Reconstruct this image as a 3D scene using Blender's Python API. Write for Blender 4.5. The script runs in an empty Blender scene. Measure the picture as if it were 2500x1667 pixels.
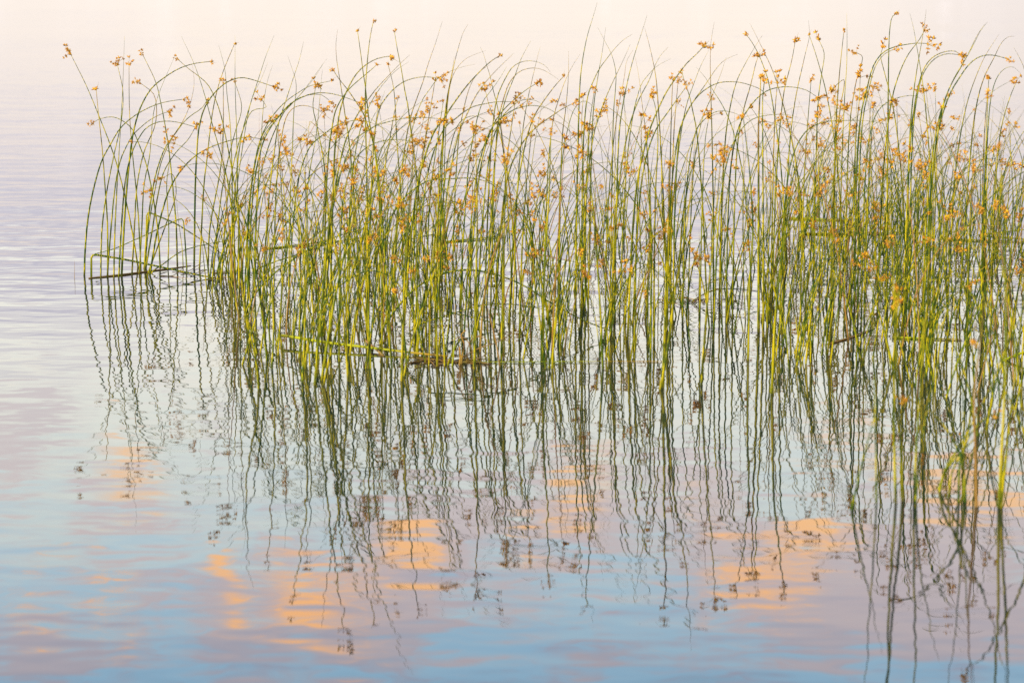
import bpy, math, random
import numpy as np
from mathutils import Vector, Matrix

random.seed(11)
rng = np.random.default_rng(11)
scene = bpy.context.scene
col = scene.collection
R = math.radians

# ------------------------------------------------------------------ camera
CAM_H = 1.58                 # eye height above the lake, metres
FPX = 6250.0                 # 90 mm lens on a 36 mm sensor, in photograph pixels (2500 wide)
PITCH = math.atan(993.5 / FPX)
cam_d = bpy.data.cameras.new('camera')
cam_d.lens = 90.0
cam_d.sensor_width = 36.0
cam_d.clip_end = 20000.0
cam_d.dof.use_dof = True
cam_d.dof.focus_distance = 11.6
cam_d.dof.aperture_fstop = 4.0
cam = bpy.data.objects.new('camera', cam_d)
cam.location = (0, 0, CAM_H)
cam.rotation_euler = (math.pi / 2 - PITCH, 0, 0)
col.objects.link(cam)
scene.camera = cam

# ------------------------------------------------------------------ colour management
vs = scene.view_settings
vs.view_transform = 'Standard'
vs.look = 'None'
vs.gamma = 1.0
vs.exposure = 0.0
vs.use_curve_mapping = False
scene.cycles.max_bounces = 6
scene.cycles.use_denoising = False
scene.render.filter_size = 1.1


def lin(c):
    return tuple(((v / 255) / 12.92 if v <= 10 else ((v / 255 + .055) / 1.055) ** 2.4) for v in c)


# ------------------------------------------------------------------ world: evening sky
WATER_IOR = 1.40
SUN_EL, SUN_AZ = R(13), R(-122)      # behind the camera, to the left (azimuth from +Y towards +X)
world = bpy.data.worlds.new('World')
scene.world = world
world.use_nodes = True
wn, wl = world.node_tree.nodes, world.node_tree.links
wn.clear()


class NT:
    """small helper for wiring shader nodes"""
    def __init__(s, nodes, links):
        s.n, s.l = nodes, links

    def new(s, t, **kw):
        nd = s.n.new(t)
        for k, v in kw.items():
            setattr(nd, k, v)
        return nd

    def put(s, sock, v):
        if isinstance(v, (int, float)):
            sock.default_value = v
        elif isinstance(v, (tuple, list)):
            sock.default_value = (*v, 1.0) if (len(v) == 3 and sock.type == 'RGBA') else v
        else:
            s.l.new(v, sock)

    def math(s, op, a, b=0.0, c=None, clamp=False):
        nd = s.new('ShaderNodeMath', operation=op, use_clamp=clamp)
        s.put(nd.inputs[0], a)
        s.put(nd.inputs[1], b)
        if c is not None:
            s.put(nd.inputs[2], c)
        return nd.outputs[0]

    def mix(s, f, a, b, mode='MIX'):
        nd = s.new('ShaderNodeMix', data_type='RGBA', blend_type=mode)
        s.put(nd.inputs[0], f)
        s.put(nd.inputs[6], a)
        s.put(nd.inputs[7], b)
        return nd.outputs[2]

    def ramp(s, f, stops, interp='EASE'):
        nd = s.new('ShaderNodeValToRGB')
        cr = nd.color_ramp
        cr.interpolation = interp
        while len(cr.elements) < len(stops):
            cr.elements.new(0.5)
        for e, (p, c) in zip(cr.elements, stops):
            e.position = p
            e.color = (*c, 1.0) if len(c) == 3 else c
        s.put(nd.inputs[0], f)
        return nd.outputs[0]

    def smooth(s, x, a, b):
        nd = s.new('ShaderNodeMapRange', interpolation_type='SMOOTHSTEP')
        s.put(nd.inputs[0], x)
        nd.inputs[1].default_value = a
        nd.inputs[2].default_value = b
        return nd.outputs[0]

    def noise(s, vec, scale, detail=3.0, rough=0.5, dist=0.0, out=0):
        nd = s.new('ShaderNodeTexNoise')
        s.put(nd.inputs['Vector'], vec)
        nd.inputs['Scale'].default_value = scale
        nd.inputs['Detail'].default_value = detail
        nd.inputs['Roughness'].default_value = rough
        nd.inputs['Distortion'].default_value = dist
        return nd.outputs[out]

    def comb(s, x, y, z=0.0):
        nd = s.new('ShaderNodeCombineXYZ')
        s.put(nd.inputs[0], x)
        s.put(nd.inputs[1], y)
        s.put(nd.inputs[2], z)
        return nd.outputs[0]


def fresnel(e_deg, n=WATER_IOR):
    ci = math.sin(R(max(e_deg, .3)))
    st = math.sqrt(max(0, 1 - ci * ci)) / n
    ct = math.sqrt(1 - st * st)
    rs = (ci - n * ct) / (ci + n * ct)
    rp = (n * ci - ct) / (n * ci + ct)
    return .5 * (rs * rs + rp * rp)


W = NT(wn, wl)
geo = W.new('ShaderNodeTexCoord')
sep = W.new('ShaderNodeSeparateXYZ')
wl.new(geo.outputs['Generated'], sep.inputs[0])
DX, DY, DZ = sep.outputs
el = W.math('MULTIPLY', W.math('ARCSINE', DZ), 180 / math.pi)             # elevation, degrees
az = W.math('MULTIPLY', W.math('ARCTAN2', DX, DY), 180 / math.pi)         # azimuth from +Y, degrees
wob = W.noise(W.comb(az, W.math('MULTIPLY', el, 1.6)), 0.35, 4, .6, 0, 1)
wsep = W.new('ShaderNodeSeparateXYZ')
wl.new(wob, wsep.inputs[0])
az_w = W.math('ADD', az, W.math('MULTIPLY', W.math('SUBTRACT', wsep.outputs[0], .5), 2.4))
el_w = W.math('ADD', el, W.math('MULTIPLY', W.math('SUBTRACT', wsep.outputs[1], .5), 1.5))

# clear-sky colours by elevation: what the lake shows, divided by how much a lake mirrors at that angle
BODY = (0.014, 0.024, 0.028)
look = [(0.0, (268, 258, 248)), (1.6, (268, 256, 246)), (2.8, (268, 253, 238)), (4.6, (262, 246, 234)),
        (5.7, (228, 221, 226)), (6.6, (212, 207, 217)), (7.5, (213, 208, 217)), (8.1, (255, 250, 236)),
        (9.6, (244, 243, 232)), (11.0, (228, 233, 225)), (12.2, (212, 222, 220)), (13.6, (192, 210, 216)),
        (15.0, (166, 194, 211)), (16.6, (142, 178, 203))]
SKY_K = 4.0
stops = []
for e, c in look:
    c = lin(c)
    f = fresnel(e)
    stops.append((e / 40.0, tuple(max(.02, (v - b) / f) / SKY_K for v, b in zip(c, BODY))))
stops.append((24 / 40, tuple(v / SKY_K for v in (0.45, 0.65, 0.9))))
stops.append((1.0, tuple(v / SKY_K for v in (0.22, 0.33, 0.5))))
clear = W.ramp(W.math('DIVIDE', el_w, 40.0, clamp=True), stops, 'LINEAR')
# glow ahead fades to lavender away from the centre near the horizon
side = W.smooth(az, 5.0, 13.0)
low = W.math('SUBTRACT', 1.0, W.smooth(el, 3.0, 9.0))
clear = W.mix(W.math('MULTIPLY', W.math('MULTIPLY', side, low), .32), clear, tuple(v / SKY_K for v in (.80, .76, .90)))

# thin lavender strata low in the sky
strata = W.noise(W.comb(W.math('MULTIPLY', az, .22), W.math('MULTIPLY', el, 2.1), 4.0), 1.0, 4, .6)
band = W.math('MULTIPLY', W.smooth(el, 0.6, 5.0), W.math('SUBTRACT', 1.0, W.smooth(el, 8.2, 10.5)))
west = W.math('MULTIPLY_ADD', W.smooth(W.math('MULTIPLY', az, -1.0), 6.0, 9.5), .16, 0.0)      # thicker on the left
st_mask = W.math('MULTIPLY', W.math('MULTIPLY', W.smooth(W.math('ADD', strata, west), .53, .66), band), .6)
clear = W.mix(st_mask, clear, W.ramp(W.math('DIVIDE', el, 40.0, clamp=True),
              [(4 / 40, tuple(v / SKY_K / fresnel(4) for v in lin((222, 216, 226)))), (7 / 40, tuple(v / SKY_K / fresnel(7) for v in lin((200, 196, 211)))),
               (11 / 40, tuple(v / SKY_K / fresnel(11) for v in lin((204, 202, 212))))], 'LINEAR'))

# clouds: soft mauve bodies and sun-lit orange edges, given as (x, y, half width, half height, weight) on the lake
cn = W.noise(W.comb(az, W.math('MULTIPLY', el, 2.2)), 0.55, 5, .62)
cn2 = W.noise(W.comb(W.math('ADD', az, 31.0), W.math('MULTIPLY', el, 3.6)), 0.75, 6, .68)


def blobs(lst):
    tot = None
    for x, y, w, h, k in lst:
        a = math.degrees(math.atan((x - 1250) / FPX))
        e = math.degrees(math.atan((y + 160) / FPX))
        hw, hh = w / 109.0, h / 109.0
        u = W.math('MULTIPLY', W.math('SUBTRACT', az_w, a), 1 / hw)
        v = W.math('MULTIPLY', W.math('SUBTRACT', el_w, e), 1 / hh)
        d = W.math('MULTIPLY_ADD', v, v, W.math('MULTIPLY', u, u))
        g = W.math('MULTIPLY', W.math('EXPONENT', W.math('MULTIPLY', d, -1.0)), k)
        tot = g if tot is None else W.math('ADD', tot, g)
    return tot


mauve = blobs([(1030, 1330, 180, 110, .9), (800, 1530, 330, 110, 1.0), (60, 1610, 170, 60, .9), (1430, 1290, 170, 90, .9),
               (1850, 1380, 190, 130, .9), (2350, 1430, 260, 150, 1.2), (2080, 1560, 200, 60, .6), (300, 1260, 160, 60, .45),
               (1180, 1210, 120, 50, .5), (1560, 1180, 230, 60, .55), (1450, 1620, 110, 40, .5), (20, 1030, 90, 75, 1.1), (2420, 1230, 140, 80, .6)])
orange = blobs([(290, 1145, 90, 80, 1.2), (520, 1420, 50, 80, 1.4), (750, 1500, 150, 62, 1.35), (740, 1430, 90, 18, .9),
                (985, 1370, 85, 75, 1.6), (1320, 1345, 85, 22, 1.4), (1405, 1215, 70, 65, 1.5), (1860, 1440, 150, 70, 1.5),
                (2050, 1310, 90, 50, 1.5), (2390, 1180, 170, 70, 1.4), (60, 1355, 120, 40, .8), (230, 1460, 70, 18, 1.2),
                (60, 1530, 60, 28, 1.0), (240, 1540, 65, 22, .9), (270, 1600, 70, 16, .8), (2120, 1090, 140, 50, .9), (1940, 1330, 80, 34, .9),
                (1480, 1120, 80, 50, .8), (1700, 1250, 120, 30, .6), (640, 1400, 60, 14, .8), (870, 1610, 120, 25, .5)])
inview = W.math('MULTIPLY', W.math('SUBTRACT', 1.0, W.smooth(W.math('ABSOLUTE', az), 12.5, 16.0)),
                W.math('SUBTRACT', 1.0, W.smooth(el, 17.0, 20.0)))
generic = W.math('MULTIPLY', W.math('SUBTRACT', 1.0, inview), W.smooth(el, 5.0, 14.0))
m_f = W.math('ADD', W.math('ADD', W.math('ADD', mauve, W.math('MULTIPLY', W.smooth(el, 9.5, 13.0), .14)), W.math('MULTIPLY', generic, .5)), W.math('MULTIPLY', W.math('SUBTRACT', cn, .5), 2.7))
o_f = W.math('ADD', W.math('ADD', orange, W.math('MULTIPLY', generic, .3)), W.math('MULTIPLY', W.math('SUBTRACT', cn2, .5), 2.9))
m_mask = W.math('MULTIPLY', W.smooth(m_f, .10, .75), .95)
o_mask = W.math('MULTIPLY', W.smooth(o_f, .10, 1.35), W.smooth(el, 7.5, 10.0))


def over(c, e):
    f = fresnel(e)
    return tuple(max(.02, (v - b) / f) / SKY_K for v, b in zip(lin(c), BODY))


m_col = W.ramp(W.math('DIVIDE', el, 40.0, clamp=True),
               [(9 / 40, over((216, 211, 213), 9)), (12 / 40, over((214, 202, 202), 12)), (15 / 40, over((192, 179, 183), 15)),
                (17 / 40, over((152, 157, 176), 16.5)), (30 / 40, tuple(v / SKY_K for v in (.8, .8, 1.0)))], 'LINEAR')
o_col = W.ramp(W.math('DIVIDE', el, 40.0, clamp=True),
               [(9 / 40, over((244, 214, 196), 9)), (12 / 40, over((255, 206, 154), 12)), (15 / 40, over((252, 190, 132), 15)),
                (17 / 40, over((232, 180, 138), 16.5)), (30 / 40, tuple(v / SKY_K for v in (2.0, 1.3, .7)))], 'LINEAR')
o_col = W.mix(W.smooth(o_f, .4, 1.35), W.mix(.6, o_col, m_col), o_col)
clouded = W.mix(o_mask, W.mix(m_mask, clear, m_col), o_col)

sky = W.new('ShaderNodeTexSky', sky_type='NISHITA')
sky.sun_disc = False
sky.sun_elevation = SUN_EL
sky.sun_rotation = SUN_AZ
sky.air_density = 1.0
sky.dust_density = 1.5
# Background strength 0.1: the cloud layer is given in the same (physically bright) units as the sky texture
layer = W.mix(1.0, clouded, (SKY_K * 10,) * 3, 'MULTIPLY')
final = W.mix(.12, layer, sky.outputs[0])
bg = W.new('ShaderNodeBackground')
bg.inputs['Strength'].default_value = 0.1
wl.new(final, bg.inputs['Color'])
wo = W.new('ShaderNodeOutputWorld')
wl.new(bg.outputs[0], wo.inputs['Surface'])

# ------------------------------------------------------------------ sun
sd = bpy.data.lights.new('sun', 'SUN')
sd.energy = 5.0
sd.angle = R(0.8)
sd.color = (1.0, 0.82, 0.52)
sun = bpy.data.objects.new('sun', sd)
to_sun = Vector((math.sin(SUN_AZ) * math.cos(SUN_EL), math.cos(SUN_AZ) * math.cos(SUN_EL), math.sin(SUN_EL)))
sun.rotation_euler = to_sun.to_track_quat('Z', 'Y').to_euler()
sun.location = to_sun * 30
col.objects.link(sun)


# ------------------------------------------------------------------ materials
def new_mat(name):
    m = bpy.data.materials.new(name)
    m.use_nodes = True
    t = NT(m.node_tree.nodes, m.node_tree.links)
    return m, t, m.node_tree.nodes['Principled BSDF']


# lake water: mirror-like surface over a dim body, with gentle wind ripples
m_water, t, p = new_mat('lake_water')
p.inputs['Base Color'].default_value = (0.012, 0.020, 0.022, 1)
p.inputs['Roughness'].default_value = 0.004
p.inputs['IOR'].default_value = WATER_IOR
tc = t.new('ShaderNodeTexCoord')
mp = t.new('ShaderNodeMapping')
t.l.new(tc.outputs['Object'], mp.inputs['Vector'])
mp.inputs['Scale'].default_value = (0.58, 1.0, 1.0)
mp.inputs['Rotation'].default_value = (0, 0, R(4))
mp2 = t.new('ShaderNodeMapping')
t.l.new(tc.outputs['Object'], mp2.inputs['Vector'])
mp2.inputs['Scale'].default_value = (0.35, 1.0, 1.0)
mp2.inputs['Rotation'].default_value = (0, 0, R(-9))
sp = t.new('ShaderNodeSeparateXYZ')
t.l.new(tc.outputs['Object'], sp.inputs[0])
rip = t.noise(mp.outputs[0], 4.6, 2.0, .45)
swell = t.noise(mp2.outputs[0], 1.3, 1.0, .4)
fine = t.noise(mp.outputs[0], 13.0, 1.0, .4)
patch = t.noise(mp2.outputs[0], 0.22, 2.0, .5)
dist_gain = t.math('MULTIPLY_ADD', t.smooth(sp.outputs[1], 6.5, 12.5), 1.22, .50)   # sheltered water near the shore is calmer
gust = t.math('MULTIPLY', dist_gain, t.math('MULTIPLY_ADD', t.smooth(patch, .35, .65), .7, .6))
hgt = t.math('MULTIPLY', t.math('ADD', t.math('MULTIPLY', rip, .0034),
             t.math('ADD', t.math('MULTIPLY', swell, .0040), t.math('MULTIPLY', fine, t.math('MULTIPLY_ADD', t.smooth(sp.outputs[1], 9.0, 14.0), .0005, .00015)))), gust)
bp = t.new('ShaderNodeBump')
bp.inputs['Strength'].default_value = 1.0
bp.inputs['Distance'].default_value = 1.0
t.l.new(hgt, bp.inputs['Height'])
t.l.new(bp.outputs[0], p.inputs['Normal'])


def stem_material(name, low_cols, high_cols, tip_cols, rough=.55, lively=True):
    """low_cols/high_cols/tip_cols: (colour a, colour b) picked per stem"""
    m, t, p = new_mat(name)
    oi = t.new('ShaderNodeObjectInfo')
    gi = t.new('ShaderNodeNewGeometry')
    r1 = t.math('FRACT', t.math('ADD', oi.outputs['Random'], gi.outputs['Random Per Island']))
    r2 = t.math('FRACT', t.math('MULTIPLY', r1, 7.31))
    r3 = t.math('FRACT', t.math('MULTIPLY', r1, 17.77))
    at = t.new('ShaderNodeAttribute', attribute_name='along')
    al = at.outputs['Fac']
    c_low = t.mix(r1, *low_cols)
    c_high = t.mix(r2, *high_cols)
    c_tip = t.mix(r3, *tip_cols)
    tc = t.new('ShaderNodeTexCoord')
    mp = t.new('ShaderNodeMapping')
    t.l.new(tc.outputs['Object'], mp.inputs['Vector'])
    mp.inputs['Scale'].default_value = (210, 210, 2.5)
    streak = t.noise(mp.outputs[0], 1.0, 2, .5)
    mp2 = t.new('ShaderNodeMapping')
    t.l.new(tc.outputs['Object'], mp2.inputs['Vector'])
    mp2.inputs['Scale'].default_value = (60, 60, 9.0)
    blot = t.noise(mp2.outputs[0], 1.0, 3, .6)
    c = t.mix(t.smooth(t.math('ADD', al, t.math('MULTIPLY', t.math('SUBTRACT', r2, .5), .35)), .15, .65), c_low, c_high)
    c = t.mix(t.smooth(t.math('ADD', al, t.math('MULTIPLY', t.math('SUBTRACT', r3, .5), .5)), .68, 1.02), c, c_tip)
    c = t.mix(t.math('MULTIPLY', t.smooth(streak, .51, .60), .78 if lively else .2), c, (0.58, 0.48, 0.004))  # yellow streaks: rush's own tone, with a sunlit side painted into the colour
    c = t.mix(t.math('MULTIPLY', t.smooth(streak, .53, .43), .90 if lively else .0), c, (0.012, 0.050, 0.003))  # dark green streaks: natural striping plus painted shade for stem contrast
    c = t.mix(t.math('MULTIPLY', t.smooth(blot, .62, .78), .55), c, (0.16, 0.085, 0.03))
    c = t.mix(t.math('MULTIPLY', t.smooth(t.math('ADD', al, t.math('MULTIPLY', blot, .05)), .125, .075), .6), c, (0.035, 0.030, 0.010))   # stained by the water
    t.l.new(c, p.inputs['Base Color'])
    p.inputs['Roughness'].default_value = rough
    p.inputs['Specular IOR Level'].default_value = .16
    return m


M_GREEN = stem_material('rush_green', ((0.38, 0.36, 0.005), (0.17, 0.26, 0.004)), ((0.075, 0.16, 0.005), (0.27, 0.26, 0.005)),
                        ((0.13, 0.15, 0.018), (0.34, 0.18, 0.035)))
M_DEEP = stem_material('rush_deep_green', ((0.14, 0.22, 0.005), (0.07, 0.15, 0.006)), ((0.05, 0.14, 0.010), (0.05, 0.12, 0.03)),
                       ((0.07, 0.12, 0.03), (0.12, 0.13, 0.035)))
M_DRY = stem_material('rush_dry', ((0.34, 0.18, 0.04), (0.28, 0.20, 0.06)), ((0.40, 0.20, 0.05), (0.26, 0.17, 0.07)),
                      ((0.30, 0.17, 0.07), (0.22, 0.14, 0.07)), .6, False)
M_LIME = stem_material('rush_lime', ((0.38, 0.42, 0.012), (0.34, 0.42, 0.012)), ((0.30, 0.38, 0.012), (0.30, 0.40, 0.012)),
                       ((0.34, 0.20, 0.03), (0.40, 0.26, 0.03)), .55, False)

m_flower, t, p = new_mat('spikelet_brown_gold')
oi = t.new('ShaderNodeObjectInfo')
gi = t.new('ShaderNodeNewGeometry')
rr = t.math('FRACT', t.math('ADD', oi.outputs['Random'], gi.outputs['Random Per Island']))
at = t.new('ShaderNodeAttribute', attribute_name='along')
fc = t.ramp(rr, [(0.0, (0.17, 0.06, 0.010)), (.22, (0.48, 0.20, 0.008)), (.6, (0.80, 0.41, 0.006)), (1.0, (0.88, 0.56, 0.010))], 'LINEAR')
fc = t.mix(t.math('MULTIPLY', t.smooth(at.outputs['Fac'], .5, 1.0), .45), fc, (0.30, 0.10, 0.010))
t.l.new(fc, p.inputs['Base Color'])
p.inputs['Roughness'].default_value = .6
m_ray, t, p = new_mat('flower_stalk')
p.inputs['Base Color'].default_value = (0.38, 0.27, 0.03, 1)
p.inputs['Roughness'].default_value = .55


# ------------------------------------------------------------------ geometry helpers
SIN, COS = math.sin(PITCH), math.cos(PITCH)


def ray(x, y):
    v = 833.5 - y
    return np.array([x - 1250.0, FPX * COS + v * SIN, -FPX * SIN + v * COS])


def on_water(x, y, z=0.0):
    d = ray(x, y)
    s = (z - CAM_H) / d[2]
    return np.array([0, 0, CAM_H]) + s * d


def at_depth(x, y, y0, k):
    """point of pixel x,y on the upright sheet y = y0 + k*z that a stem grows in"""
    d = ray(x, y)
    s = (y0 + k * CAM_H) / (d[1] - k * d[2])
    return np.array([0, 0, CAM_H]) + s * d


def catmull(P, n):
    P = np.asarray(P, float)
    if len(P) < 3:
        tt = np.linspace(0, 1, n)[:, None]
        return P[0] * (1 - tt) + P[-1] * tt
    Q = np.vstack([2 * P[0] - P[1], P, 2 * P[-1] - P[-2]])
    seg = np.linalg.norm(np.diff(P, axis=0), axis=1) ** .5
    knots = np.concatenate([[0], np.cumsum(seg)])
    out = []
    for u in np.linspace(0, knots[-1], n):
        i = min(int(np.searchsorted(knots, u, 'right')) - 1, len(P) - 2)
        h = knots[i + 1] - knots[i]
        s = (u - knots[i]) / h
        p0, p1, p2, p3 = Q[i], Q[i + 1], Q[i + 2], Q[i + 3]
        k0 = seg[i - 1] if i > 0 else seg[i]
        k3 = seg[i + 1] if i + 1 < len(seg) else seg[i]
        m1 = ((p1 - p0) / k0 - (p2 - p0) / (k0 + h) + (p2 - p1) / h) * h
        m2 = ((p2 - p1) / h - (p3 - p1) / (h + k3) + (p3 - p2) / k3) * h
        s2, s3 = s * s, s ** 3
        out.append((2 * s3 - 3 * s2 + 1) * p1 + (s3 - 2 * s2 + s) * m1 + (-2 * s3 + 3 * s2) * p2 + (s3 - s2) * m2)
    return np.array(out)


def tube(P, rad, sides=7):
    """tube round polyline P with radius per point; returns verts, faces, along"""
    P = np.asarray(P, float)
    n = len(P)
    T = np.gradient(P, axis=0)
    T /= np.linalg.norm(T, axis=1)[:, None] + 1e-12
    ref = np.array([0.0, 1.0, 0.0])
    if abs(T[0] @ ref) > .9:
        ref = np.array([1.0, 0, 0])
    N = np.zeros_like(P)
    v = ref - T[0] * (T[0] @ ref)
    N[0] = v / np.linalg.norm(v)
    for i in range(1, n):
        v = N[i - 1] - T[i] * (T[i] @ N[i - 1])
        N[i] = v / (np.linalg.norm(v) + 1e-12)
    B = np.cross(T, N)
    a = np.arange(sides) / sides * 2 * math.pi
    V = P[:, None] + rad[:, None, None] * (np.cos(a)[None, :, None] * N[:, None] + np.sin(a)[None, :, None] * B[:, None])
    V = V.reshape(-1, 3)
    F = []
    for i in range(n - 1):
        for j in range(sides):
            j2 = (j + 1) % sides
            F.append((i * sides + j, i * sides + j2, (i + 1) * sides + j2, (i + 1) * sides + j))
    F.append(tuple(range((n - 1) * sides, n * sides)))
    F.append(tuple(range(sides - 1, -1, -1)))
    d = np.concatenate([[0], np.cumsum(np.linalg.norm(np.diff(P, axis=0), axis=1))])
    al = np.repeat(d / d[-1], sides)
    return V, F, al


def mesh_from(name, V, F, al, mats, mat_idx=None, smooth=True):
    me = bpy.data.meshes.new(name)
    me.from_pydata([tuple(v) for v in V], [], F)
    a = me.attributes.new('along', 'FLOAT', 'POINT')
    a.data.foreach_set('value', np.asarray(al, np.float32))
    for m in mats:
        me.materials.append(m)
    if mat_idx is not None:
        me.polygons.foreach_set('material_index', np.asarray(mat_idx, np.int32))
    if smooth:
        me.polygons.foreach_set('use_smooth', np.ones(len(me.polygons), bool))
    me.update()
    return me


# ------------------------------------------------------------------ the lake
wm = bpy.data.meshes.new('lake')
S = 6000.0
wm.from_pydata([(-S, -S, 0), (S, -S, 0), (S, S, 0), (-S, S, 0)], [], [(0, 1, 2, 3)])
wm.materials.append(m_water)
lake = bpy.data.objects.new('lake_water', wm)
lake['kind'] = 'structure'
lake['label'] = 'calm lake water mirroring a pastel evening sky'
lake['category'] = 'lake'
col.objects.link(lake)

# ------------------------------------------------------------------ flower clusters (tufts of spikelets on short stalks)
prng = np.random.default_rng(5)


def unit(v):
    return v / (np.linalg.norm(v) + 1e-12)


def spikelet(p0, d, L, r):
    d = unit(d)
    P = np.array([p0 + d * L * s for s in (0, .22, .5, .8, 1.0)])
    rad = np.array([.35, .8, 1.0, .62, .05]) * r
    return tube(P, rad, 5)


def merge(parts):
    V, F, A, M = [], [], [], []
    o = 0
    for (v, f, a), mi in parts:
        V.append(v)
        F += [tuple(i + o for i in q) for q in f]
        A.append(a)
        M += [mi] * len(f)
        o += len(v)
    return np.vstack(V), F, np.concatenate(A), M


TUFTS = []
for k in range(9):
    parts = []
    for i in range(int(prng.integers(5, 10))):
        d = unit(np.array([0, 0, .55]) + prng.normal(0, .62, 3))
        parts.append((spikelet(d * .001, d, prng.uniform(.012, .019), prng.uniform(.0021, .0030)), 0))
    v, f, a, m = merge(parts)
    TUFTS.append((v, f, a, mesh_from('spikelet_tuft', v, f, a, [m_flower])))


def align(d, roll):
    return np.array(Vector(d).to_track_quat('Z', 'Y').to_matrix()) @ np.array(Matrix.Rotation(roll, 3, 'Z'))


CLUSTERS = []      # (ray verts, faces, along, ray mesh, [(tuft id, loc, rot, scale)])
for k in range(14):
    parts, tl = [], []
    size = (0.55, 1.0, 1.35)[k % 3]
    nr = (1, 3, 5)[k % 3] + int(prng.integers(0, 2))
    for i in range(nr):
        d = unit(np.array([0, 0, .75]) + prng.normal(0, .55, 3))
        L = prng.uniform(.010, .048) * size + .004
        end = d * L + np.array([0, 0, -.12 * L])
        P = catmull([np.zeros(3), d * L * .5 + np.array([0, 0, .06 * L]), end], 5)
        parts.append((tube(P, np.array([.0011, .0010, .0009, .0009, .0008]), 4), 0))
        tl.append((int(prng.integers(0, 9)), end, align(d, prng.uniform(0, 6.28)), prng.uniform(.8, 1.15)))
        if L > .028 and prng.random() < .6:
            tl.append((int(prng.integers(0, 9)), d * L * .55, align(unit(d + prng.normal(0, .5, 3)), 0), prng.uniform(.6, .9)))
    tl.append((int(prng.integers(0, 9)), np.array([0, 0, .001]), align((0, 0, 1), prng.uniform(0, 6)), prng.uniform(.8, 1.1)))
    # the pointed bract that carries on past the flowers
    bd = unit(np.array([prng.normal(0, .3), prng.normal(0, .3), 1]))
    bl = prng.uniform(.015, .05)
    parts.append((tube(np.array([bd * bl * s for s in (0, .5, 1)]), np.array([.0013, .0009, .0002]), 4), 0))
    v, f, a, m = merge(parts)
    CLUSTERS.append((v, f, a, mesh_from('flower_cluster', v, f, a, [m_ray]), tl))

# ------------------------------------------------------------------ the rushes
# each traced stem: tip ... base as (x, y) on the photograph, then options: f = flower at the tip, w = width factor, m = material
G, D_, Y_, L_ = 'g', 'd', 'y', 'l'
T = []


def S_(pts, f=1, w=1.0, m=G):
    T.append((pts, f, w, m))


# open left end
S_([(173, 134), (210, 208), (243, 287), (279, 382), (303, 471), (323, 567), (337, 652)], 1)
S_([(235, 221), (240, 274), (250, 369), (256, 450), (262, 540), (263, 674)], 1)
S_([(304, 90), (299, 226), (290, 382), (286, 450), (280, 579), (278, 682)], 0)
S_([(315, 160), (316, 267), (321, 348), (331, 450), (338, 531), (344, 659)], 1)
S_([(426, 139), (388, 229), (375, 275), (365, 382), (352, 450), (346, 560), (340, 668)], 0)
S_([(446, 243), (406, 249), (373, 259), (330, 282), (294, 313), (268, 356), (250, 389), (231, 451), (216, 525), (208, 609), (206, 673)], 1, 1.15, D_)
S_([(513, 151), (478, 155), (439, 167), (401, 190), (370, 216), (347, 254), (337, 280), (325, 326), (312, 433), (303, 550), (297, 675)], 2, 1.25, D_)
S_([(231, 298), (243, 291), (276, 286), (302, 297), (322, 315), (340, 354), (358, 405), (368, 450), (385, 560), (391, 650)], 1)
S_([(350, 137), (381, 203), (393, 254), (401, 295), (411, 356), (421, 450), (430, 550), (433, 645)], 1)
S_([(437, 148), (465, 172), (483, 185), (508, 208), (534, 264), (552, 340), (572, 450), (585, 560), (590, 660)], 1)
S_([(443, 90), (470, 147), (488, 195), (503, 244), (520, 310), (544, 394), (557, 450), (570, 560), (575, 690)], 0)
S_([(574, 88), (574, 203), (577, 305), (580, 450), (583, 600), (584, 730)], 0)
S_([(572, 109), (546, 172), (531, 218), (518, 280), (506, 382), (498, 450), (492, 560), (487, 655)], 2)
S_([(669, 88), (649, 138), (633, 187), (612, 252), (590, 330), (575, 450), (568, 560), (562, 690)], 0)
S_([(666, 211), (656, 208), (623, 197), (592, 190), (567, 195), (544, 208), (518, 234), (498, 267), (485, 318), (480, 382), (477, 450), (474, 655)], 1, 1.1, D_)
S_([(475, 310), (439, 300), (406, 296), (378, 301), (355, 315), (340, 336), (327, 361), (314, 400), (305, 450), (296, 560), (290, 680)], 1, 1.0, D_)
S_([(409, 274), (396, 278), (368, 292), (345, 310), (324, 331), (307, 361), (294, 392), (282, 450), (270, 570), (262, 676)], 1, 1.0, D_)
S_([(506, 244), (493, 264), (470, 280), (450, 297), (429, 325), (406, 356), (388, 400), (375, 450), (360, 550), (352, 655)], 1)
S_([(470, 160), (474, 203), (467, 244), (450, 290), (421, 336), (396, 389), (381, 450), (362, 560), (354, 664)], 0, .9, Y_)
S_([(534, 111), (549, 170), (554, 229), (562, 305), (567, 450), (566, 560), (566, 700)], 0, .9, Y_)
S_([(287, 160), (300, 222), (297, 290), (278, 380), (262, 460), (249, 560), (246, 680)], 1)
S_([(345, 205), (376, 232), (380, 300), (352, 370), (335, 450), (328, 560), (322, 672)], 1)
S_([(405, 325), (414, 380), (407, 450), (412, 560), (410, 655)], 1, .8)
S_([(478, 308), (460, 340), (430, 372), (400, 420), (385, 480), (372, 560), (356, 655)], 1)
S_([(640, 340), (600, 335), (556, 345), (518, 358), (478, 380), (444, 414), (415, 460), (385, 560), (366, 672)], 1, 1.05, D_)
S_([(545, 205), (545, 300), (540, 400), (512, 560), (508, 652)], 1)
S_([(575, 205), (590, 262), (572, 330), (548, 430), (530, 560), (522, 655)], 1)
S_([(640, 245), (650, 262), (617, 270), (600, 300), (580, 360), (560, 450), (548, 560), (540, 700)], 1)
S_([(430, 480), (436, 540), (445, 610), (447, 650)], 0, .7, Y_)
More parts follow.
